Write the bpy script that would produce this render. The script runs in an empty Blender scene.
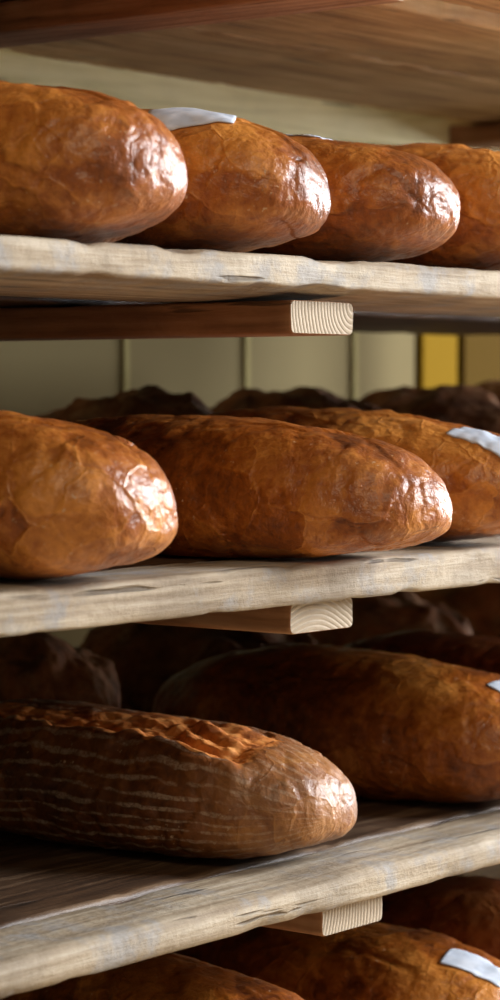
import bpy, bmesh, math, random
import numpy as np
from mathutils import Vector, Matrix
from mathutils.bvhtree import BVHTree

random.seed(5)
scn = bpy.context.scene
COL = scn.collection

# ---------------------------------------------------------------- noise
_rs = np.random.RandomState(11)
_perm = np.tile(_rs.permutation(256), 3)
_grad = _rs.normal(size=(256, 3)); _grad /= np.linalg.norm(_grad, axis=1)[:, None]

def perlin(P):
    P = np.asarray(P, float); I = np.floor(P).astype(int); f = P - I
    u = f*f*f*(f*(f*6-15)+10); I &= 255
    out = np.zeros(len(P))
    for dx in (0, 1):
        wx = u[:, 0] if dx else 1-u[:, 0]
        for dy in (0, 1):
            wy = u[:, 1] if dy else 1-u[:, 1]
            for dz in (0, 1):
                wz = u[:, 2] if dz else 1-u[:, 2]
                h = _perm[_perm[_perm[(I[:, 0]+dx) & 255]+((I[:, 1]+dy) & 255)]+((I[:, 2]+dz) & 255)]
                g = _grad[h]
                out += wx*wy*wz*((f[:, 0]-dx)*g[:, 0]+(f[:, 1]-dy)*g[:, 1]+(f[:, 2]-dz)*g[:, 2])
    return out*1.6

def fbm(P, oct=4):
    s = 0; a = 1.0
    for k in range(oct):
        s = s+a*perlin(P*(2**k)+17.3*k); a *= .5
    return s

def worley(P, seed=0):
    """F1, F2 and a random value per cell"""
    P = np.asarray(P, float); I = np.floor(P).astype(int)
    b1 = np.full(len(P), 9.); b2 = np.full(len(P), 9.); rv = np.zeros(len(P))
    tab = np.random.RandomState(seed+3).rand(256, 4)
    for dx in (-1, 0, 1):
        for dy in (-1, 0, 1):
            for dz in (-1, 0, 1):
                J = I+np.array([dx, dy, dz]); K = J & 255
                h = _perm[_perm[_perm[K[:, 0]]+K[:, 1]]+K[:, 2]]
                d = np.linalg.norm(J+tab[h, :3]-P, axis=1)
                c = d < b1
                b2 = np.where(c, b1, np.minimum(b2, d)); rv = np.where(c, tab[h, 3], rv); b1 = np.where(c, d, b1)
    return b1, b2, rv

def sstep(a, b, x):
    t = np.clip((x-a)/(b-a), 0, 1); return t*t*(3-2*t)

# ---------------------------------------------------------------- node helpers
def mat(name):
    m = bpy.data.materials.new(name); m.use_nodes = True
    nt = m.node_tree; nt.nodes.clear()
    out = nt.nodes.new('ShaderNodeOutputMaterial'); b = nt.nodes.new('ShaderNodeBsdfPrincipled')
    nt.links.new(b.outputs[0], out.inputs[0])
    return m, nt, b

class NT:
    def __init__(s, nt): s.nt = nt
    def n(s, typ, ins=None, **kw):
        nd = s.nt.nodes.new(typ)
        for k, v in kw.items(): setattr(nd, k, v)
        for k, v in (ins or {}).items(): s.put(nd.inputs[k], v)
        return nd
    def put(s, sock, v):
        if hasattr(v, 'is_linked') or isinstance(v, bpy.types.NodeSocket): s.nt.links.new(v, sock)
        else: sock.default_value = v
    def math(s, op, a, b=0., c=None):
        nd = s.nt.nodes.new('ShaderNodeMath'); nd.operation = op
        s.put(nd.inputs[0], a); s.put(nd.inputs[1], b)
        if c is not None: s.put(nd.inputs[2], c)
        return nd.outputs[0]
    def ramp(s, fac, stops, interp='LINEAR'):
        nd = s.nt.nodes.new('ShaderNodeValToRGB'); cr = nd.color_ramp; cr.interpolation = interp
        while len(cr.elements) < len(stops): cr.elements.new(.5)
        for e, (p, c) in zip(cr.elements, stops):
            e.position = p; e.color = (c, c, c, 1) if isinstance(c, (int, float)) else (*c, 1)
        s.put(nd.inputs[0], fac); return nd.outputs[0]
    def mix(s, fac, a, b, blend='MIX'):
        nd = s.nt.nodes.new('ShaderNodeMix'); nd.data_type = 'RGBA'; nd.blend_type = blend
        s.put(nd.inputs[0], fac)
        for i, v in ((6, a), (7, b)):
            if isinstance(v, tuple) and len(v) == 3: v = (*v, 1)
            s.put(nd.inputs[i], v)
        return nd.outputs[2]
    def coords(s, scale=(1, 1, 1), loc=(0, 0, 0), rot=(0, 0, 0)):
        tc = s.nt.nodes.new('ShaderNodeTexCoord')
        mp = s.nt.nodes.new('ShaderNodeMapping'); s.nt.links.new(tc.outputs['Object'], mp.inputs[0])
        mp.inputs['Scale'].default_value = scale; mp.inputs['Location'].default_value = loc; mp.inputs['Rotation'].default_value = rot
        return mp.outputs[0]
    def noise(s, vec, scale, detail=3., rough=.5, dist=0.):
        nd = s.n('ShaderNodeTexNoise', {'Vector': vec, 'Scale': scale, 'Detail': detail, 'Roughness': rough, 'Distortion': dist})
        return nd.outputs[0]

def crust_material(name, dark, mid, light, rough=.33, coat=.28, seed=0., stripes=False, flake=1.):
    m, nt, b = mat(name); t = NT(nt)
    oi = nt.nodes.new('ShaderNodeObjectInfo')
    tc = nt.nodes.new('ShaderNodeTexCoord')
    off = t.n('ShaderNodeVectorMath', {0: oi.outputs['Random'], 1: (7.3+seed, 4.1, 2.7)}, operation='MULTIPLY').outputs[0]
    base = t.n('ShaderNodeVectorMath', {0: tc.outputs['Object'], 1: off}, operation='ADD').outputs[0]
    wob = t.n('ShaderNodeTexNoise', {'Vector': base, 'Scale': 55., 'Detail': 3.})
    wv = t.n('ShaderNodeVectorMath', {0: wob.outputs['Color'], 1: (.014, .014, .014)}, operation='MULTIPLY').outputs[0]
    dist = t.n('ShaderNodeVectorMath', {0: base, 1: wv}, operation='ADD').outputs[0]
    v1 = t.n('ShaderNodeTexVoronoi', {'Vector': dist, 'Scale': 34., 'Randomness': 1.})
    v2 = t.n('ShaderNodeTexVoronoi', {'Vector': dist, 'Scale': 85., 'Randomness': 1.})
    ve = t.n('ShaderNodeTexVoronoi', {'Vector': dist, 'Scale': 34.}, feature='DISTANCE_TO_EDGE')
    r1 = nt.nodes.new('ShaderNodeSeparateColor'); nt.links.new(v1.outputs['Color'], r1.inputs[0])
    r2 = nt.nodes.new('ShaderNodeSeparateColor'); nt.links.new(v2.outputs['Color'], r2.inputs[0])
    zone = t.noise(base, 9., 3.)            # where the skin has flaked and where it is smooth
    zone = t.ramp(zone, [(.42, 0.), (.58, 1.)])
    big = t.noise(base, 14., 4., .55)
    fine = t.noise(base, 160., 4., .6)
    toneA = t.math('MULTIPLY_ADD', r1.outputs[0], .24, t.math('MULTIPLY', r2.outputs[0], .12))
    tone = t.math('MULTIPLY', toneA, t.math('MULTIPLY_ADD', zone, .8, .2))
    tone = t.math('ADD', tone, t.math('MULTIPLY', big, .62))
    tone = t.math('ADD', tone, t.math('MULTIPLY', t.math('SUBTRACT', fine, .5), .60))
    edge = t.ramp(ve.outputs[0], [(0., 1.), (.05, 0.)])
    tone = t.math('ADD', tone, t.math('MULTIPLY', t.math('MULTIPLY', edge, zone), .10*flake))
    pl = nt.nodes.new('ShaderNodeAttribute'); pl.attribute_name = 'pale'
    tone = t.math('ADD', tone, t.math('MULTIPLY', t.math('MULTIPLY', pl.outputs['Fac'], t.math('MULTIPLY_ADD', zone, .4, .6)), .13))
    pe = nt.nodes.new('ShaderNodeAttribute'); pe.attribute_name = 'peel'
    tone = t.math('ADD', tone, t.math('MULTIPLY', pe.outputs['Fac'], 0. if stripes else .15))
    col = t.ramp(tone, [(.20, dark), (.49, mid), (.86, light)])
    # flour specks and chips
    sp = t.noise(base, 330., 2.)
    spz = t.ramp(t.noise(base, 30., 2.), [(.5, 0.), (.66, 1.)])
    spk = t.math('MULTIPLY', t.ramp(sp, [(.67, 0.), (.72, 1.)]), spz)
    col = t.mix(t.math('MULTIPLY', spk, .85), col, (.62, .45, .30))
    h = t.math('MULTIPLY', t.math('MULTIPLY', r1.outputs[1], .55), t.math('MULTIPLY_ADD', zone, .75, .25))
    h = t.math('ADD', h, t.math('MULTIPLY', r2.outputs[1], t.math('MULTIPLY', zone, .22)))
    h = t.math('ADD', h, t.math('MULTIPLY', fine, .5))
    h = t.math('ADD', h, t.math('MULTIPLY', t.noise(base, 60., 4., .6, .4), 1.0))
    h = t.math('ADD', h, t.math('MULTIPLY', edge, t.math('MULTIPLY', zone, .18)))
    rg = rough
    if stripes:
        at = nt.nodes.new('ShaderNodeAttribute'); at.attribute_name = 'ring'
        sp2 = nt.nodes.new('ShaderNodeAttribute'); sp2.attribute_name = 'tear'
        w = t.math('ADD', at.outputs['Fac'], t.math('MULTIPLY', t.noise(base, 25., 3.), .045))
        s1 = t.math('SINE', t.math('MULTIPLY', w, 2*math.pi*36))
        s1 = t.math('MULTIPLY_ADD', s1, .5, .5)
        pat = t.noise(t.n('ShaderNodeVectorMath', {0: base, 1: (1., 2.2, 2.2)}, operation='MULTIPLY').outputs[0], 42., 4., .6)
        s1 = t.ramp(t.math('MULTIPLY', s1, t.math('MULTIPLY_ADD', pat, 1.9, -.02)), [(.66, 0.), (.90, 1.)])
        gr = t.ramp(t.noise(base, 420., 2., .7), [(.38, .25), (.6, 1.)])
        dz0 = nt.nodes.new('ShaderNodeAttribute'); dz0.attribute_name = 'dust'
        s1 = t.math('MULTIPLY', s1, t.math('MULTIPLY_ADD', dz0.outputs['Fac'], -.5, 1.))
        s1 = t.math('MULTIPLY', t.math('MULTIPLY', s1, gr), t.math('SUBTRACT', 1., t.ramp(sp2.outputs['Fac'], [(.1, 0.), (.4, 1.)])))
        col = t.mix(t.math('MULTIPLY', s1, .75), col, (.50, .36, .25))
        # pale dusty end
        dz = nt.nodes.new('ShaderNodeAttribute'); dz.attribute_name = 'dust'
        du = t.math('MULTIPLY', dz.outputs['Fac'], t.ramp(t.noise(base, 45., 5., .65), [(.35, .15), (.62, 1.)]))
        col = t.mix(t.math('MULTIPLY', du, .22), col, (.46, .28, .13))
        tr = t.ramp(t.math('ADD', sp2.outputs['Fac'], t.math('MULTIPLY', t.math('SUBTRACT', fine, .5), .5)), [(.35, 0.), (.6, 1.)])
        tcl = t.ramp(t.noise(base, 70., 4., .6), [(.3, (.25, .06, .008)), (.5, (.62, .20, .03)), (.7, (.85, .40, .11))])
        col = t.mix(t.math('MULTIPLY', tr, .92), col, tcl)
        rg = t.math('MULTIPLY_ADD', tr, .25, rough)
    bp = t.n('ShaderNodeBump', {'Strength': .75, 'Distance': .0028*flake, 'Height': h})
    nt.links.new(bp.outputs[0], b.inputs['Normal'])
    t.put(b.inputs['Base Color'], col)
    t.put(b.inputs['Roughness'], t.math('ADD', rg, t.math('MULTIPLY', t.math('SUBTRACT', big, .5), .25)))
    b.inputs['Coat Weight'].default_value = coat; b.inputs['Coat Roughness'].default_value = .30
    nt.links.new(bp.outputs[0], b.inputs['Coat Normal'])
    b.inputs['Subsurface Weight'].default_value = 0.0
    return m

def rustic_material(name, dark, mid, pale, amount=.5):
    m, nt, b = mat(name); t = NT(nt)
    oi = nt.nodes.new('ShaderNodeObjectInfo'); tc = nt.nodes.new('ShaderNodeTexCoord')
    off = t.n('ShaderNodeVectorMath', {0: oi.outputs['Random'], 1: (9.3, 3.1, 5.7)}, operation='MULTIPLY').outputs[0]
    base = t.n('ShaderNodeVectorMath', {0: tc.outputs['Object'], 1: off}, operation='ADD').outputs[0]
    a = t.noise(base, 30., 6., .62, .3)
    col = t.ramp(a, [(.35, dark), (.62, mid)])
    fl = t.noise(base, 22., 6., .7, .8)
    k = t.ramp(fl, [(.56-.1*amount, 0.), (.70-.1*amount, 1.)])
    k = t.math('MULTIPLY', k, t.ramp(t.noise(base, 240., 3.), [(.4, .3), (.6, 1.)]))
    col = t.mix(t.math('MULTIPLY', k, .7), col, pale)
    t.put(b.inputs['Base Color'], col); b.inputs['Roughness'].default_value = .85; b.inputs['Specular IOR Level'].default_value = .2
    bp = t.n('ShaderNodeBump', {'Strength': .8, 'Distance': .004, 'Height': t.noise(base, 60., 6., .65)})
    nt.links.new(bp.outputs[0], b.inputs['Normal'])
    return m

def wood_material(name, c1, c2, c3, axis='X', stain=.4, rough=.75, knot=True, bump=1., scuff=None):
    """grain runs along the given object axis"""
    m, nt, b = mat(name); t = NT(nt)
    oi = nt.nodes.new('ShaderNodeObjectInfo')
    sc = {'X': (.07, 1, 1), 'Y': (1, .07, 1), 'Z': (1, 1, .07)}[axis]
    tc = nt.nodes.new('ShaderNodeTexCoord')
    off = t.n('ShaderNodeVectorMath', {0: oi.outputs['Random'], 1: (3.3, 5.1, 1.7)}, operation='MULTIPLY').outputs[0]
    base = t.n('ShaderNodeVectorMath', {0: tc.outputs['Object'], 1: off}, operation='ADD').outputs[0]
    g = t.n('ShaderNodeVectorMath', {0: base, 1: sc}, operation='MULTIPLY').outputs[0]
    n1 = t.noise(g, 55., 5., .6, .6)
    n2 = t.noise(g, 260., 4., .65)
    w = t.math('SINE', t.math('MULTIPLY', t.noise(g, 16., 2., .4, .3), 95.))
    w = t.math('MULTIPLY_ADD', w, .5, .5)
    tone = t.math('ADD', t.math('MULTIPLY', n1, .6), t.math('ADD', t.math('MULTIPLY', n2, .35), t.math('MULTIPLY', w, .12)))
    col = t.ramp(tone, [(.36, c1), (.54, c2), (.74, c3)])
    st = t.ramp(t.noise(base, 12., 5., .6, .5), [(.45, 0.), (.68, 1.)])
    col = t.mix(t.math('MULTIPLY', st, stain), col, tuple(x*.35 for x in c1))
    blot = t.ramp(t.noise(base, 48., 5., .7), [(.60, 0.), (.72, 1.)])
    col = t.mix(t.math('MULTIPLY', blot, stain*.7), col, tuple(x*.6 for x in c1))
    if scuff:
        sk = t.ramp(t.noise(base, 26., 6., .7), [(.5, 0.), (.62, 1.)])
        col = t.mix(t.math('MULTIPLY', sk, .6), col, scuff)
    crack = t.ramp(t.noise(t.n('ShaderNodeVectorMath', {0: g, 1: (1, 1, 1)}, operation='MULTIPLY').outputs[0], 120., 2., .5), [(.30, 1.), (.345, 0.)])
    col = t.mix(t.math('MULTIPLY', crack, .6), col, (.03, .018, .01))
    t.put(b.inputs['Base Color'], col); b.inputs['Roughness'].default_value = rough
    h = t.math('ADD', t.math('MULTIPLY', n2, .6), t.math('ADD', n1, t.math('MULTIPLY', t.noise(base, 110., 5., .7), .7)))
    h = t.math('SUBTRACT', h, crack)
    bp = t.n('ShaderNodeBump', {'Strength': .6*bump, 'Distance': .0016, 'Height': h})
    nt.links.new(bp.outputs[0], b.inputs['Normal'])
    return m

def endgrain_material(name, c1, c2, centre=(0, 0, 0)):
    m, nt, b = mat(name); t = NT(nt)
    v = t.coords(scale=(1, 0.02, 1), loc=centre)
    nz = t.noise(v, 22., 2.)
    vv = t.n('ShaderNodeVectorMath', {0: v, 1: t.n('ShaderNodeVectorMath', {0: nz, 1: (.006, 0, .006)}, operation='MULTIPLY').outputs[0]}, operation='ADD').outputs[0]
    ln = t.n('ShaderNodeVectorMath', {0: vv}, operation='LENGTH').outputs['Value']
    s = t.math('MULTIPLY_ADD', t.math('SINE', t.math('MULTIPLY', ln, 2*math.pi/.0031)), .5, .5)
    s = t.math('POWER', s, 2.2)
    f = t.noise(v, 300., 3., .7)
    k = t.math('ADD', t.math('MULTIPLY', s, .6), t.math('MULTIPLY', f, .4))
    col = t.ramp(k, [(.15, c2), (.75, c1)])
    t.put(b.inputs['Base Color'], col); b.inputs['Roughness'].default_value = .85
    bp = t.n('ShaderNodeBump', {'Strength': .5, 'Distance': .001, 'Height': t.math('SUBTRACT', f, s)})
    nt.links.new(bp.outputs[0], b.inputs['Normal'])
    return m

# ---------------------------------------------------------------- object helpers
def mesh_obj(name, verts, faces, m, parent=None, smooth=True, attrs=None):
    me = bpy.data.meshes.new(name)
    me.from_pydata([tuple(map(float, v)) for v in verts], [], [tuple(map(int, f)) for f in faces])
    for mm in (m if isinstance(m, (list, tuple)) else [m]): me.materials.append(mm)
    if smooth: me.polygons.foreach_set('use_smooth', [True]*len(me.polygons))
    for k, v in (attrs or {}).items():
        a = me.attributes.new(k, 'FLOAT', 'POINT'); a.data.foreach_set('value', np.asarray(v, dtype=np.float32))
    me.update()
    o = bpy.data.objects.new(name, me); COL.objects.link(o)
    if parent: o.parent = parent
    return o

def tag(o, label=None, cat=None, group=None, kind=None):
    if label: o['label'] = label
    if cat: o['category'] = cat
    if group: o['group'] = group
    if kind: o['kind'] = kind
    return o

def cube_sphere(n):
    """unit directions on a cube sphere, quads, seams welded"""
    idx = {}; V = []; Fc = []
    lin = np.tan(np.linspace(-math.pi/4, math.pi/4, n+1))
    def vid(p):
        k = (round(p[0]*1e5), round(p[1]*1e5), round(p[2]*1e5))
        if k not in idx: idx[k] = len(V); V.append(p)
        return idx[k]
    for ax in range(3):
        for sg in (-1, 1):
            g = [[None]*(n+1) for _ in range(n+1)]
            for i in range(n+1):
                for j in range(n+1):
                    p = [0., 0., 0.]; p[ax] = float(sg); p[(ax+1) % 3] = float(lin[i]); p[(ax+2) % 3] = float(lin[j])
                    g[i][j] = vid(p)
            for i in range(n):
                for j in range(n):
                    q = (g[i][j], g[i+1][j], g[i+1][j+1], g[i][j+1])
                    Fc.append(q if sg > 0 else q[::-1])
    V = np.array(V); V /= np.linalg.norm(V, axis=1)[:, None]
    return V, np.array(Fc)

_CS = {}
def loaf_mesh(L, w, h, seed=0, p=2.4, q=2.25, res=88, lump=1., kind='smooth', bend=0., taper=0., zc=.39, droop=0.):
    if res not in _CS: _CS[res] = cube_sphere(res)
    D, Fc = _CS[res]
    # stretch directions lengthways so that rows spread evenly over the long body
    D = D*np.array([1.0, 1, 1]); d = np.abs(D)
    Ds = D*np.array([2.0, 1., 1.]); Ds /= np.linalg.norm(Ds, axis=1)[:, None]
    Ds = np.where(True, D, Ds)
    d = np.abs(Ds)
    qq = np.where(Ds[:, 2] < 0, 2.9, q)
    s = (np.maximum(d[:, 1], 1e-9)**qq+np.maximum(d[:, 2], 1e-9)**qq)**(1/qq)
    k = (d[:, 0]**p+s**p)**(-1/p)
    P = Ds*k[:, None]
    P[:, 2] -= 0
    ang = np.arctan2(P[:, 2], -P[:, 1])           # 0 on the camera side flank, pi/2 on top
    t = P[:, 0]
    ext = 1+taper*t
    z = np.where(P[:, 2] > 0, P[:, 2]*(1-zc), P[:, 2]*zc)-droop*sstep(.3, 1., t)
    X = t*L/2; Y = P[:, 1]*w/2*ext + bend*(t*t-.4)*w; Z = z*h*(.5+.5*ext)+zc*h
    Q = np.stack([X, Y, Z], -1)
    # approximate normals
    N = np.stack([np.sign(t)*np.abs(t)**(p-1)/(L/2), np.sign(P[:, 1])*np.abs(P[:, 1])**1.3/(w/2), np.sign(P[:, 2])*np.abs(P[:, 2])**1.3/(h*.5)], -1)
    N /= np.linalg.norm(N, axis=1)[:, None]+1e-9
    S = Q+np.array([seed*1.37, seed*.71, seed*2.13])
    dis = np.zeros(len(Q)); attrs = {}
    if kind in ('smooth', 'striped'):
        dis += lump*.0030*perlin(S*np.array([9, 15, 15]))
        # facets: wide shallow plates with raised borders running over the loaf
        wq = S+.010*np.stack([perlin(S*30), perlin(S*30+9), perlin(S*30+21)], -1)
        f1, f2, rv = worley(wq*np.array([17, 13, 13])*1.15, seed)
        rim = 1-sstep(0, .22, f2-f1)
        dis += lump*(-.0010*rim*0.7+.0019*(rv-.5))
        g1, g2, rv2 = worley((wq+.004*np.stack([perlin(S*90), perlin(S*90+9), perlin(S*90+21)], -1))*np.array([62, 40, 40]), seed+7)
        msk = sstep(-.15, .25, perlin(S*11+4))
        dis += lump*(.0011*(rv2-.5)-.0005*(1-sstep(0, .15, g2-g1)))*msk
        dis += .0007*fbm(S*70, 3)
        # puckered ends
        pn = perlin(np.stack([X*38, ang*1.2, X*0+seed*3.1], -1))*.26+perlin(np.stack([X*95, ang*4, X*0+seed*1.7], -1))*.14
        scal = np.abs(np.sin(X*75+3*perlin(np.stack([X*20, X*0, X*0+seed], -1))))*.16
        pu = ang-(math.radians(64)-math.radians(56)*sstep(-.05, .85, t)+pn-scal+.25*perlin(np.stack([X*9, X*0, X*0+seed*5.3], -1)))
        peel = sstep(0, .035, pu)*(1-sstep(1.0, 1.2, pu+.5*pn))*sstep(-.75, -.35, t)*(1-sstep(.90, .97, t))
        if kind == 'smooth': dis += .0013*peel*lump
        attrs['peel'] = peel
        attrs['pale'] = sstep(.35, .95, t)*.6+sstep(.2, -.5, P[:, 2])*sstep(.0, .9, t)*.6
    if kind == 'striped':
        a0 = math.radians(52)+.26*sstep(.02, -.14, X)-.12*sstep(.05, .13, X)+.10*perlin(np.stack([X*28, X*0+3, X*0], -1))+.12*perlin(np.stack([X*75, X*0+1, X*0], -1))*.6
        dx = X-.004
        along = sstep(-.160, -.125, dx)*(1-sstep(.118, .150, dx))
        u = ang-a0
        lip = np.exp(-((u+.10)/.13)**2)
        floor_ = sstep(-.02, .06, u)*(1-sstep(.35, .95, u))
        ragged = fbm(np.stack([X*60, ang*6, X*0+2], -1), 4)
        dis += along*(.3+.7*sstep(-.06, .02, X))*(.0055*lip-.0050*floor_*(1-sstep(.15, .7, u)*.7)+.0035*floor_*ragged)
        ter = along*np.clip(sstep(-.07, .0, u+.05*ragged)*(1-sstep(.22+.5*sstep(-.03, .03, X), .5+.6*sstep(-.03, .03, X), u+.2*ragged)), 0, 1)
        # folded crumbs on the front fan of the cut
        fan = sstep(.03, .09, X)*(1-sstep(.10, .135, X))
        dis += fan*.0022*np.sin(u*22+5*perlin(S*25))*sstep(-.3, .1, u)*(1-sstep(.7, 1.1, u))
        attrs['tear'] = ter
        attrs['ring'] = (ang+math.pi)/(2*math.pi)
        attrs['dust'] = sstep(.45, .9, t)*1.0
    if kind == 'rustic':
        n1 = fbm(S*14, 5)
        dis += lump*(.009*n1)-lump*.006*np.abs(perlin(S*24+5))
        # burst ridge on top
        rdg = 1-np.abs(perlin(S*np.array([9, 20, 20])+2))*2.2
        dis += lump*.010*np.clip(rdg, 0, 1)*sstep(.2, 1., N[:, 2])
        dis += .0012*fbm(S*110, 2)
    Q = Q+N*dis[:, None]
    # the underside lies flat
    zmin = .028*h
    Q[:, 2] = np.where(Q[:, 2] < zmin, zmin+(Q[:, 2]-zmin)*.12, Q[:, 2])
    Q[:, 2] -= Q[:, 2].min()
    return Q, Fc, attrs

# ---------------------------------------------------------------- camera constants
CAMZ = 1.25
Y0 = .87
Z = {'T': 1.328, 'M': 1.1520, 'L': .967, 'B': .800, 'U': 1.532}

# ---------------------------------------------------------------- materials
M_crust = crust_material('amber_crust', (.070, .0135, .0025), (.305, .080, .0068), (.66, .26, .045), rough=.37, flake=1.)
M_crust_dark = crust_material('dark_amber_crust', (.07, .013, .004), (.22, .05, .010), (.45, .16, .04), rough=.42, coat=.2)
M_stripe = crust_material('floured_crust', (.06, .014, .003), (.20, .058, .009), (.42, .17, .035), rough=.46, coat=.2, stripes=True, flake=.7)
M_rustic = rustic_material('rye_crust', (.05, .019, .009), (.20, .075, .028), (.34, .21, .11), .5)
M_rustic_pale = rustic_material('floured_rye_crust', (.10, .036, .014), (.42, .16, .055), (.36, .22, .11), .9)
M_white_crumb = rustic_material('pale_torn_crust', (.18, .09, .04), (.38, .22, .11), (.5, .36, .24), .8)
M_board = wood_material('weathered_board', (.20, .14, .08), (.375, .30, .205), (.56, .49, .385), 'X', .42, scuff=(.25, .255, .265), bump=1.6)
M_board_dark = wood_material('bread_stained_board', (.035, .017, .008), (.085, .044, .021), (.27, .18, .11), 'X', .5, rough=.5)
M_board_under = wood_material('warm_pine_board', (.34, .18, .065), (.60, .36, .15), (.76, .54, .28), 'X', .25)
M_bearer = wood_material('brown_pine', (.20, .085, .035), (.38, .18, .08), (.52, .29, .15), 'Y', .3)
M_rail = wood_material('pale_olive_wood', (.56, .49, .22), (.78, .69, .36), (.88, .80, .48), 'X', .12, bump=.4)
M_post = wood_material('upright_pine', (.16, .08, .035), (.28, .16, .08), (.38, .24, .12), 'Z', .3)
M_end = [endgrain_material('sawn_end_grain', (.47, .39, .29), (.35, .275, .19), c) for c in ((-.035, 0, -.022), (.005, 0, .040), (.06, 0, -.02))]

# ---------------------------------------------------------------- beams
def beam(name, lx, ly, lz, axis, mats, bev=.003, seg=140, seed=0, amp=.0006, parent=None, cup=0., seg2=6, wear=0.):
    """worn timber: rounded section swept along an axis, origin at the middle of its underside.
       mats = [side, end]"""
    if axis == 'X': L, w, h = lx, ly, lz
    elif axis == 'Y': L, w, h = ly, lx, lz
    else: L, w, h = lz, lx, ly
    pts = []
    def side(a, b, n):
        for i in range(n): pts.append((a[0]+(b[0]-a[0])*i/n, a[1]+(b[1]-a[1])*i/n))
    W, H = w/2, h
    c = bev
    def arc(cx, cy, a0):
        for i in range(5):
            a = a0+i*math.pi/8*1.0
            pts.append((cx+c*math.cos(a), cy+c*math.sin(a)))
    nW = max(3, int(w/.012)); nH = max(3, int(h/.004))
    side((-W+c, 0), (W-c, 0), nW); arc(W-c, c, -math.pi/2)
    side((W, c), (W, H-c), nH); arc(W-c, H-c, 0)
    side((W-c, H), (-W+c, H), nW); arc(-W+c, H-c, math.pi/2)
    side((-W, H-c), (-W, c), nH); arc(-W+c, c, math.pi)
    # drop doubles
    q = [pts[0]]
    for p_ in pts[1:]:
        if math.hypot(p_[0]-q[-1][0], p_[1]-q[-1][1]) > 1e-6: q.append(p_)
    if math.hypot(q[0][0]-q[-1][0], q[0][1]-q[-1][1]) < 1e-6: q.pop()
    pts = np.array(q); n = len(pts)
    xs = np.linspace(-L/2, L/2, seg+1)
    # rounded sawn ends
    rows = []
    for i, x in enumerate(xs):
        s = 1.
        rows.append(np.column_stack([np.full(n, x), pts[:, 0]*s, pts[:, 1]]))
    A = [np.column_stack([np.full(n, -L/2), pts[:, 0]*.98, h/2+(pts[:, 1]-h/2)*.95])]
    rows[0][:, 0] += .0012; rows[-1][:, 0] -= .0012
    Bq = [np.column_stack([np.full(n, L/2), pts[:, 0]*.98, h/2+(pts[:, 1]-h/2)*.95])]
    rows = A+rows+Bq
    V = np.concatenate(rows)
    S = V+seed*3.7
    mid = 1-np.clip((np.abs(V[:, 0])-(L/2-.004))/.004, 0, 1)
    nrm = np.column_stack([V[:, 0]*0, V[:, 1]/W, (V[:, 2]-h/2)/(h/2)])
    edge = np.clip(np.abs(nrm[:, 1]), 0, 1)**6*np.clip(np.abs(nrm[:, 2]), 0, 1)**2
    dsp = amp*fbm(S*np.array([12, 60, 60]), 3)+amp*.8*perlin(S*np.array([70, 90, 90]))
    chip = -np.clip(fbm(S*np.array([22, 30, 30])+5, 3)-.15, 0, 1)*wear*edge
    V[:, 1] += np.sign(nrm[:, 1])*np.abs(nrm[:, 1])**4*(dsp+chip)
    top = np.sign(nrm[:, 2])*np.abs(nrm[:, 2])**3
    V[:, 2] += np.where(top > 0, top*(chip+np.minimum(dsp, 0)), top*(chip))*1.0
    V[:, 2] -= cup*(1-(V[:, 1]/W)**2)*np.clip(1-V[:, 2]/h, 0, 1)**.5
    Fs = []; mi = []
    R = len(rows)
    for i in range(R-1):
        for j in range(n):
            Fs.append((i*n+j, (i+1)*n+j, (i+1)*n+(j+1) % n, i*n+(j+1) % n)); mi.append(0)
    # caps as fans round a centre
    V = list(V)
    c0 = len(V); V.append(np.array([-L/2, 0, h/2])); c1 = len(V); V.append(np.array([L/2, 0, h/2]))
    for j in range(n):
        Fs.append((c0, j, (j+1) % n)); mi.append(1)
        Fs.append((c1, (R-1)*n+(j+1) % n, (R-1)*n+j)); mi.append(1)
    V = np.array(V)
    if axis == 'Y': V = V[:, [1, 0, 2]]*np.array([-1, 1, 1])
    if axis == 'Z': V = np.column_stack([V[:, 1], V[:, 2]-h/2, V[:, 0]+L/2])
    if axis == 'X': pass
    Fs = [f[::-1] for f in Fs]
    o = mesh_obj(name, V, Fs, mats, parent, smooth=True)
    o.data.polygons.foreach_set('material_index', mi)
    bm = bmesh.new(); bm.from_mesh(o.data); bmesh.ops.recalc_face_normals(bm, faces=bm.faces)
    for f in bm.faces:
        if f.material_index == 1: f.smooth = False
    bm.to_mesh(o.data); bm.free()
    return o

# ---------------------------------------------------------------- setting
def box_obj(name, lo, hi, m, kind='structure', bev=0.):
    bm = bmesh.new(); bmesh.ops.create_cube(bm, size=1)
    for v in bm.verts: v.co = Vector([(lo[i]+hi[i])/2+v.co[i]*(hi[i]-lo[i]) for i in range(3)])
    if bev: bmesh.ops.bevel(bm, geom=bm.edges[:], offset=bev, segments=3, affect='EDGES', profile=.6)
    me = bpy.data.meshes.new(name); bm.to_mesh(me); bm.free(); me.materials.append(m)
    o = bpy.data.objects.new(name, me); COL.objects.link(o)
    if kind: o['kind'] = kind
    return o

def paint_material(name, c, joint=None):
    m, nt, b = mat(name); t = NT(nt)
    v = t.coords()
    n = t.noise(v, 3., 4.)
    col = t.mix(t.math('MULTIPLY', n, .5), tuple(c), tuple(x*.8 for x in c))
    t.put(b.inputs['Base Color'], col); b.inputs['Roughness'].default_value = .95; b.inputs['Specular IOR Level'].default_value = .12
    bp = t.n('ShaderNodeBump', {'Strength': .2, 'Distance': .001, 'Height': t.noise(v, 60., 3.)})
    nt.links.new(bp.outputs[0], b.inputs['Normal'])
    return m

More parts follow.
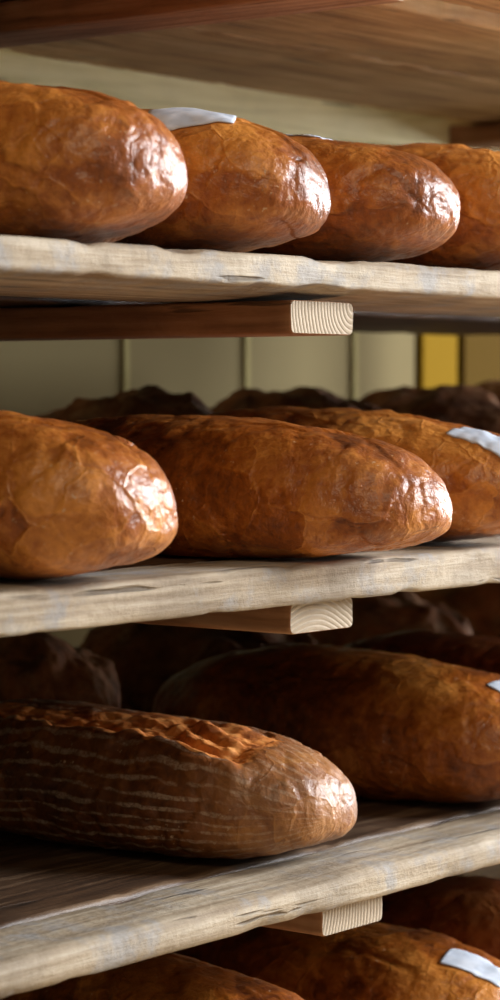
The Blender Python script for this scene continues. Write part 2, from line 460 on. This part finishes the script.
M_wall = paint_material('cream_panel_paint', (.15, .120, .058))
M_lath = paint_material('cream_joint_lath', (.25, .215, .095))
M_yellow = paint_material('yellow_paint', (.17, .098, .003))
M_ochre = paint_material('ochre_paint', (.065, .036, .002))
M_floor = paint_material('bakery_floor', (.66, .48, .28))
WY = 1.62
# cream tongue-and-groove panelling: boards about 19 cm wide with round beads between
bm = bmesh.new()
def bx(bm, lo, hi, mi=0):
    r = bmesh.ops.create_cube(bm, size=1)['verts']
    for v in r: v.co = Vector([(lo[i]+hi[i])/2+v.co[i]*(hi[i]-lo[i]) for i in range(3)])
    for f in {f for v in r for f in v.link_faces}: f.material_index = mi
bx(bm, (-1.5, WY+.012, 0), (5., WY+.06, 2.6))
xj = 1.872-.1905*14
while xj < 2.36:
    hi = min(xj+.1905, 2.375)
    bx(bm, (xj+.003, WY, 0), (hi-.003, WY+.02, 2.6))
    bx(bm, (xj-.0035, WY-.004, 0), (xj+.0035, WY+.014, 2.6), 1)
    xj += .1905
me = bpy.data.meshes.new('wall_back'); bm.to_mesh(me); bm.free(); me.materials.append(M_wall); me.materials.append(M_lath)
o = bpy.data.objects.new('wall_back', me); COL.objects.link(o); o['kind'] = 'structure'
box_obj('trim_1', (2.380, WY-.006, 0), (2.452, WY+.03, 2.12), M_yellow, bev=.004)
box_obj('trim_2', (2.47, WY-.03, 2.12), (3.4, WY+.012, 2.19), M_yellow, bev=.004)
d = box_obj('door_1', (2.462, WY-.008, 0), (3.35, WY+.012, 2.1), M_ochre, bev=.003)
box_obj('floor', (-1.5, -3.0, -.05), (5., WY+.06, 0), M_floor)

# ---------------------------------------------------------------- rack
rack = bpy.data.objects.new('bread_rack', None); COL.objects.link(rack); rack.location = (1.35, 1.1, 0)
tag(rack, 'wooden bakery rack with brown cross bearers, pale back rails and uprights under the bread boards', 'shelf rack')
def at(o, x, y, z, rz=0.):
    if o.parent: p = o.parent.location; o.location = (x-p.x, y-p.y, z-p.z)
    else: o.location = (x, y, z)
    o.rotation_euler[2] = rz; return o
for (px, py) in ((.46, .925), (.46, 1.40), (2.34, .925), (2.34, 1.40)):
    at(beam('upright', .05, .05, 1.75, 'Z', [M_post, M_end[0]], seg=60, seed=px+py, parent=rack), px, py, 0)
bear = {'T': (1.2015, 1.3038, .0195, 0), 'M': (1.2015, 1.1283, .0185, 1), 'L': (1.233, .9466, .0190, 2), 'U': (1.256, 1.5074, .0195, 0), 'B': (1.22, .7758, .0195, 1)}
for s, (bx_, zt, bh, e) in bear.items():
    for k, xx in enumerate((.55, bx_, 2.24) if s == 'T' else (.55, bx_, 2.085, 2.24)):
        ln = .49
        o = beam('bearer', .0625, ln, bh, 'Y', [M_bearer, M_end[e]], bev=.0035, seg=90, seed=xx*3+zt, amp=.0005, parent=rack)
        at(o, xx, .886+ln/2, zt-bh)
        if k == 1: o['label'] = 'brown cross bearer with pale sawn end grain'
# back rails
for s, (yy, za, zb, rz) in {'U': (1.36, 1.466, 1.514, 0), 'T': (1.362, 1.268, 1.285, 0), 'M': (1.362, 1.09, 1.110, 0), 'L': (1.362, .905, .928, 0), 'B': (1.362, .735, .757, 0)}.items():
    if s == 'T': continue
    tilt = 1.5 if s == 'U' else 0
    o = beam('back_rail', 1.83, .03, zb-za, 'X', [M_rail, M_end[0]], bev=.004, seg=120, seed=za, parent=rack, amp=.0004)
    at(o, 1.40, yy+.018, za)
    o.rotation_euler[1] = -math.radians(tilt)
    if s == 'U': o['label'] = 'pale olive wooden rail under the top boards'

# ---------------------------------------------------------------- boards (top-level, each could be lifted off)
def board(x0, x1, y0, y1, ztop, th, m, label, grp, seed, bev=.004, wear=.006, amp=.0008, name='bread_board', cup=0.):
    o = beam(name, x1-x0, y1-y0, th, 'X', [m, M_end[0]], bev=bev, seg=int((x1-x0)/.010), seed=seed, amp=amp, wear=wear, cup=cup)
    o.location = ((x0+x1)/2, (y0+y1)/2, ztop-th)
    return tag(o, label, 'board', grp)
XA, XB = .50, 2.30
board(XA, XB, .870, 1.066, Z['T'], .0178, M_board, 'pale weathered board forming the front edge under the uppermost row of four loaves', None, 1, bev=.003, cup=.0058)
board(XA, 2.035, 1.070, 1.345, Z['T'], .0232, M_board_dark, 'dark back board behind the uppermost pale shelf board', None, 2)  # dark stained wood also stands in for the shade under this plank
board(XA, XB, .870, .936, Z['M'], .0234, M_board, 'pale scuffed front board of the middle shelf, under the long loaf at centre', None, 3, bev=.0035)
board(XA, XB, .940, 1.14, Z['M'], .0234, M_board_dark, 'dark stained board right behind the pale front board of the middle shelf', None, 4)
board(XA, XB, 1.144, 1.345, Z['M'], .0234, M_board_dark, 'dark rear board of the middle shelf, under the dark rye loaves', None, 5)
board(XA, XB, .868, .931, Z['L'], .0195, M_board, 'grey weathered front board below the flour-striped loaf', None, 6, bev=.006, wear=.010)
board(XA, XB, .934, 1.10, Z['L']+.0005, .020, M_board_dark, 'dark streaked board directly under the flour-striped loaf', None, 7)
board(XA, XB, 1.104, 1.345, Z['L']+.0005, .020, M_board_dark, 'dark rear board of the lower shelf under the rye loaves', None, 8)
board(XA, XB, .870, .940, Z['B'], .023, M_board, 'front board of the lowest shelf, under the two lowest loaves', None, 9)
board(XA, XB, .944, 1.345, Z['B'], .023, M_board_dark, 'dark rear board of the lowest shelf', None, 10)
board(XA, XB, .870, .968, Z['U'], .0165, M_board_under, 'brown pine board at top right corner, seen from below', None, 11, bev=.002, cup=.0055)
board(XA, XB, .984, 1.15, Z['U'], .0235, M_board_under, 'brown pine board second from the front overhead with lit front edge', None, 12, bev=.004)
board(XA, XB, 1.155, 1.345, Z['U'], .0230, M_board_under, 'rearmost brown board overhead, directly above the pale olive rail', None, 13, bev=.003)

# ---------------------------------------------------------------- loaves
def place_loaf(name, mshape, m, x, yf, z, L, yaw, label, group, parent=None):
    Q, Fc, at_ = mshape
    o = mesh_obj(name, Q, Fc, m, None, True, at_)
    o.location = (x, yf+L/2, z+.0004); o.rotation_euler[2] = -math.pi/2+yaw
    return tag(o, label, 'bread', group)

def paper_label(loaf, cx, cy, lx, ly, rot, m):
    """thin paper sticker moulded onto the top of the loaf"""
    me = loaf.data
    bvh = BVHTree.FromPolygons([v.co[:] for v in me.vertices], [p.vertices[:] for p in me.polygons])
    nx, ny = 22, 16; V = []; c, s = math.cos(rot), math.sin(rot)
    for i in range(nx+1):
        for j in range(ny+1):
            a = (i/nx-.5)*lx; b_ = (j/ny-.5)*ly
            # softly rounded corners
            k = min(1, 1.04/((abs(2*a/lx)**9+abs(2*b_/ly)**9)**(1/9)+1e-6)); a *= k; b_ *= k
            px, py = cx+a*c-b_*s, cy+a*s+b_*c
            hit, nn, _, _ = bvh.ray_cast(Vector((px, py, 1)), Vector((0, 0, -1)))
            V.append([px, py, hit.z+.0005])
    V = np.array(V).reshape(nx+1, ny+1, 3)
    for _ in range(1):
        W = V[:, :, 2].copy()
        W[1:-1, 1:-1] = .5*W[1:-1, 1:-1]+.125*(W[2:, 1:-1]+W[:-2, 1:-1]+W[1:-1, 2:]+W[1:-1, :-2])
        V[:, :, 2] = np.maximum(V[:, :, 2], W)
    V = V.reshape(-1, 3); Fs = []
    for i in range(nx):
        for j in range(ny):
            a = i*(ny+1)+j; Fs.append((a, a+ny+1, a+ny+2, a+1))
    o = mesh_obj('paper_label', V, Fs, m, loaf)
    md = o.modifiers.new('thick', 'SOLIDIFY'); md.thickness = .0005; md.offset = 1
    o['label'] = 'white paper sticker'
    return o

m_, nt_, b_ = mat('white_label_paper'); t_ = NT(nt_)
t_.put(b_.inputs['Base Color'], t_.mix(t_.ramp(t_.noise(t_.coords(), 90., 3.), [(.42, 0.), (.6, 1.)]), (.62, .68, .78), (.50, .57, .68)))
b_.inputs['Roughness'].default_value = .45
M_paper = m_

G = 'long amber loaves on the rack'
# x, front y, shelf, L, w, h, yaw, seed, crust, label
LOAVES = [
 ('T1', 1.005, .845, 'T', .34, .130, .092, .00, 1, 'leftmost amber loaf of the uppermost row, above the pale top board'),
 ('T2', 1.142, .850, 'T', .34, .128, .090, .01, 2, 'second loaf from left in the uppermost row, with a white sticker on its back'),
 ('T3', 1.277, .850, 'T', .34, .126, .084, -.01, 3, 'third loaf from left in the uppermost row, smooth amber end'),
 ('T4', 1.424, .850, 'T', .34, .128, .090, .00, 4, 'amber loaf cut off by the right frame edge in the uppermost row'),
 ('M1', .984, .832, 'M', .34, .130, .091, .00, 5, 'blunt amber loaf at left of the middle shelf, with a glossy white-lit tip'),
 ('M2', 1.214, .810, 'M', .37, .138, .0845, -.05, 6, 'long flaky amber loaf at centre of the middle shelf, ending in a pointed tip'),
 ('M3', 1.380, .840, 'M', .36, .130, .087, .00, 8, 'amber loaf with bluish sticker at the right edge of the middle shelf'),
 ('L2', 1.470, .880, 'L', .35, .135, .100, -.02, 9, 'large smooth amber loaf behind the flour-striped loaf, touching the right edge'),
 ('L3', 1.615, .870, 'L', .34, .130, .101, .00, 10, 'dark loaf mostly hidden behind the large amber loaf of the lower shelf'),
 ('B1', 1.190, .870, 'B', .36, .128, .106, .00, 11, 'lowest loaf at bottom left, only its shadowed top showing'),
 ('B2', 1.410, .868, 'B', .40, .134, .088, .00, 12, 'bottom loaf below the lowest bearer end, bluish sticker on its back'),
 ('B3', 1.575, .880, 'B', .34, .130, .088, .00, 13, 'dark brown loaf in the bottom right corner behind the stickered one'),
]
objs = {}
for (k, x, yf, s, L, w, h, yaw, seed, lab) in LOAVES:
    kw = dict(p=2.6, q=2.25)
    if k == 'M2': kw = dict(p=2.5, q=2.25, taper=-.03, droop=.006, zc=.34)
    if k in ('T1', 'M1'): kw = dict(p=2.75, q=2.3)
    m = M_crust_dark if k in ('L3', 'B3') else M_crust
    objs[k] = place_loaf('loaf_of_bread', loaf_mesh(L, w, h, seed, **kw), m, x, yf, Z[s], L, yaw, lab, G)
paper_label(objs['T2'], .102, -.024, .050, .028, .6, M_paper)
paper_label(objs['T3'], .062, -.006, .046, .030, .1, M_paper)
paper_label(objs['M3'], .143, -.018, .044, .022, .05, M_paper)
paper_label(objs['L2'], .146, -.010, .040, .022, -.1, M_paper)
paper_label(objs['B2'], .160, -.008, .042, .024, .25, M_paper)
# the flour-striped split loaf
L1 = place_loaf('striped_loaf', loaf_mesh(.36, .135, .084, 14, p=2.75, q=2.35, kind='striped', res=150), M_stripe, 1.215, .885, Z['L'], .36, .0,
                'brown loaf with pale flour rings and a torn crust split along its top', None)

# dark rye loaves at the back
RG = 'dark rye loaves at the back of the rack'
RYE = [
 (1.575, 1.225, 'M', .24, .150, .104, 21, 'dark rye loaf at the back of the middle shelf, behind the blunt left loaf'),
 (1.775, 1.225, 'M', .24, .145, .108, 22, 'dark rye loaf second from left at the back of the middle shelf'),
 (1.985, 1.225, 'M', .24, .150, .108, 23, 'dark knobbly rye loaf at the back of the middle shelf, before the yellow trim'),
 (2.170, 1.225, 'M', .24, .140, .115, 24, 'dark rye loaf at the right edge at the back of the middle shelf'),
 (1.400, 1.235, 'L', .22, .150, .118, 25, 'rye loaf with a pale torn crest, above the left end of the striped loaf'),
 (1.655, 1.225, 'L', .24, .200, .108, 26, 'broad dark loaf in shadow behind the striped loaf, left of centre'),
 (1.885, 1.225, 'L', .24, .180, .112, 27, 'brown floured rye loaf behind the end of the middle bearer'),
 (2.10, 1.225, 'L', .22, .180, .122, 28, 'dark floured rye loaf under the right end of the middle shelf'),
]
for (x, yf, s, L, w, h, seed, lab) in RYE:
    m = M_rustic_pale if seed in (25, 27, 28) else M_rustic
    yf2 = yf-.13
    place_loaf('rye_loaf', loaf_mesh(L, w, h*.93, seed, p=2.0, q=1.9, kind='rustic', lump=.9, res=60), m, x, yf, Z[s]+.0005, L, (seed % 3-1)*.06, lab, RG)

# ---------------------------------------------------------------- light
def area(name, loc, target, sx, sy, power, color):
    l = bpy.data.lights.new(name, 'AREA'); l.shape = 'RECTANGLE'; l.size = sx; l.size_y = sy; l.energy = power; l.color = color
    o = bpy.data.objects.new(name, l); COL.objects.link(o); o.location = loc
    o.rotation_euler = (Vector(target)-Vector(loc)).to_track_quat('-Z', 'Y').to_euler(); return o
area('window_daylight', (3.2, -1.0, 2.30), (1.3, 1.0, 1.1), 1.0, 1.3, 165, (.93, .96, 1.))
area('side_window_daylight', (4.6, .30, 1.50), (1.6, 1.2, 1.35), 1.0, 1.1, 120, (.95, .97, 1.))
area('warm_fill_light', (-.4, -.6, 2.9), (1.2, 1.0, 1.1), 1.2, .6, 14, (1., .80, .55))  # added warm overhead fill; no lamp is known there
w = bpy.data.worlds.new('room'); scn.world = w; w.use_nodes = True
bg = w.node_tree.nodes['Background']; bg.inputs[0].default_value = (1., .84, .66, 1); bg.inputs[1].default_value = .20

# ---------------------------------------------------------------- camera
f = 2540.; a = math.atan2(1987, f); pitch = math.atan(107/f)
F = Vector((math.cos(a)*math.cos(pitch), math.sin(a)*math.cos(pitch), -math.sin(pitch)))
cd = bpy.data.cameras.new('camera'); cam = bpy.data.objects.new('camera', cd); COL.objects.link(cam)
cam.location = (0, 0, CAMZ); cam.rotation_euler = F.to_track_quat('-Z', 'Y').to_euler()
cd.sensor_fit = 'VERTICAL'; cd.sensor_height = 24; cd.sensor_width = 24; cd.lens = 24*f/1000
cd.clip_start = .05
cd.dof.use_dof = True; cd.dof.focus_distance = 1.47; cd.dof.aperture_fstop = 61/1000/.0105
scn.camera = cam
vs = scn.view_settings; vs.view_transform = 'Standard'; vs.look = 'None'; vs.gamma = 1; vs.use_curve_mapping = False; vs.exposure = 0
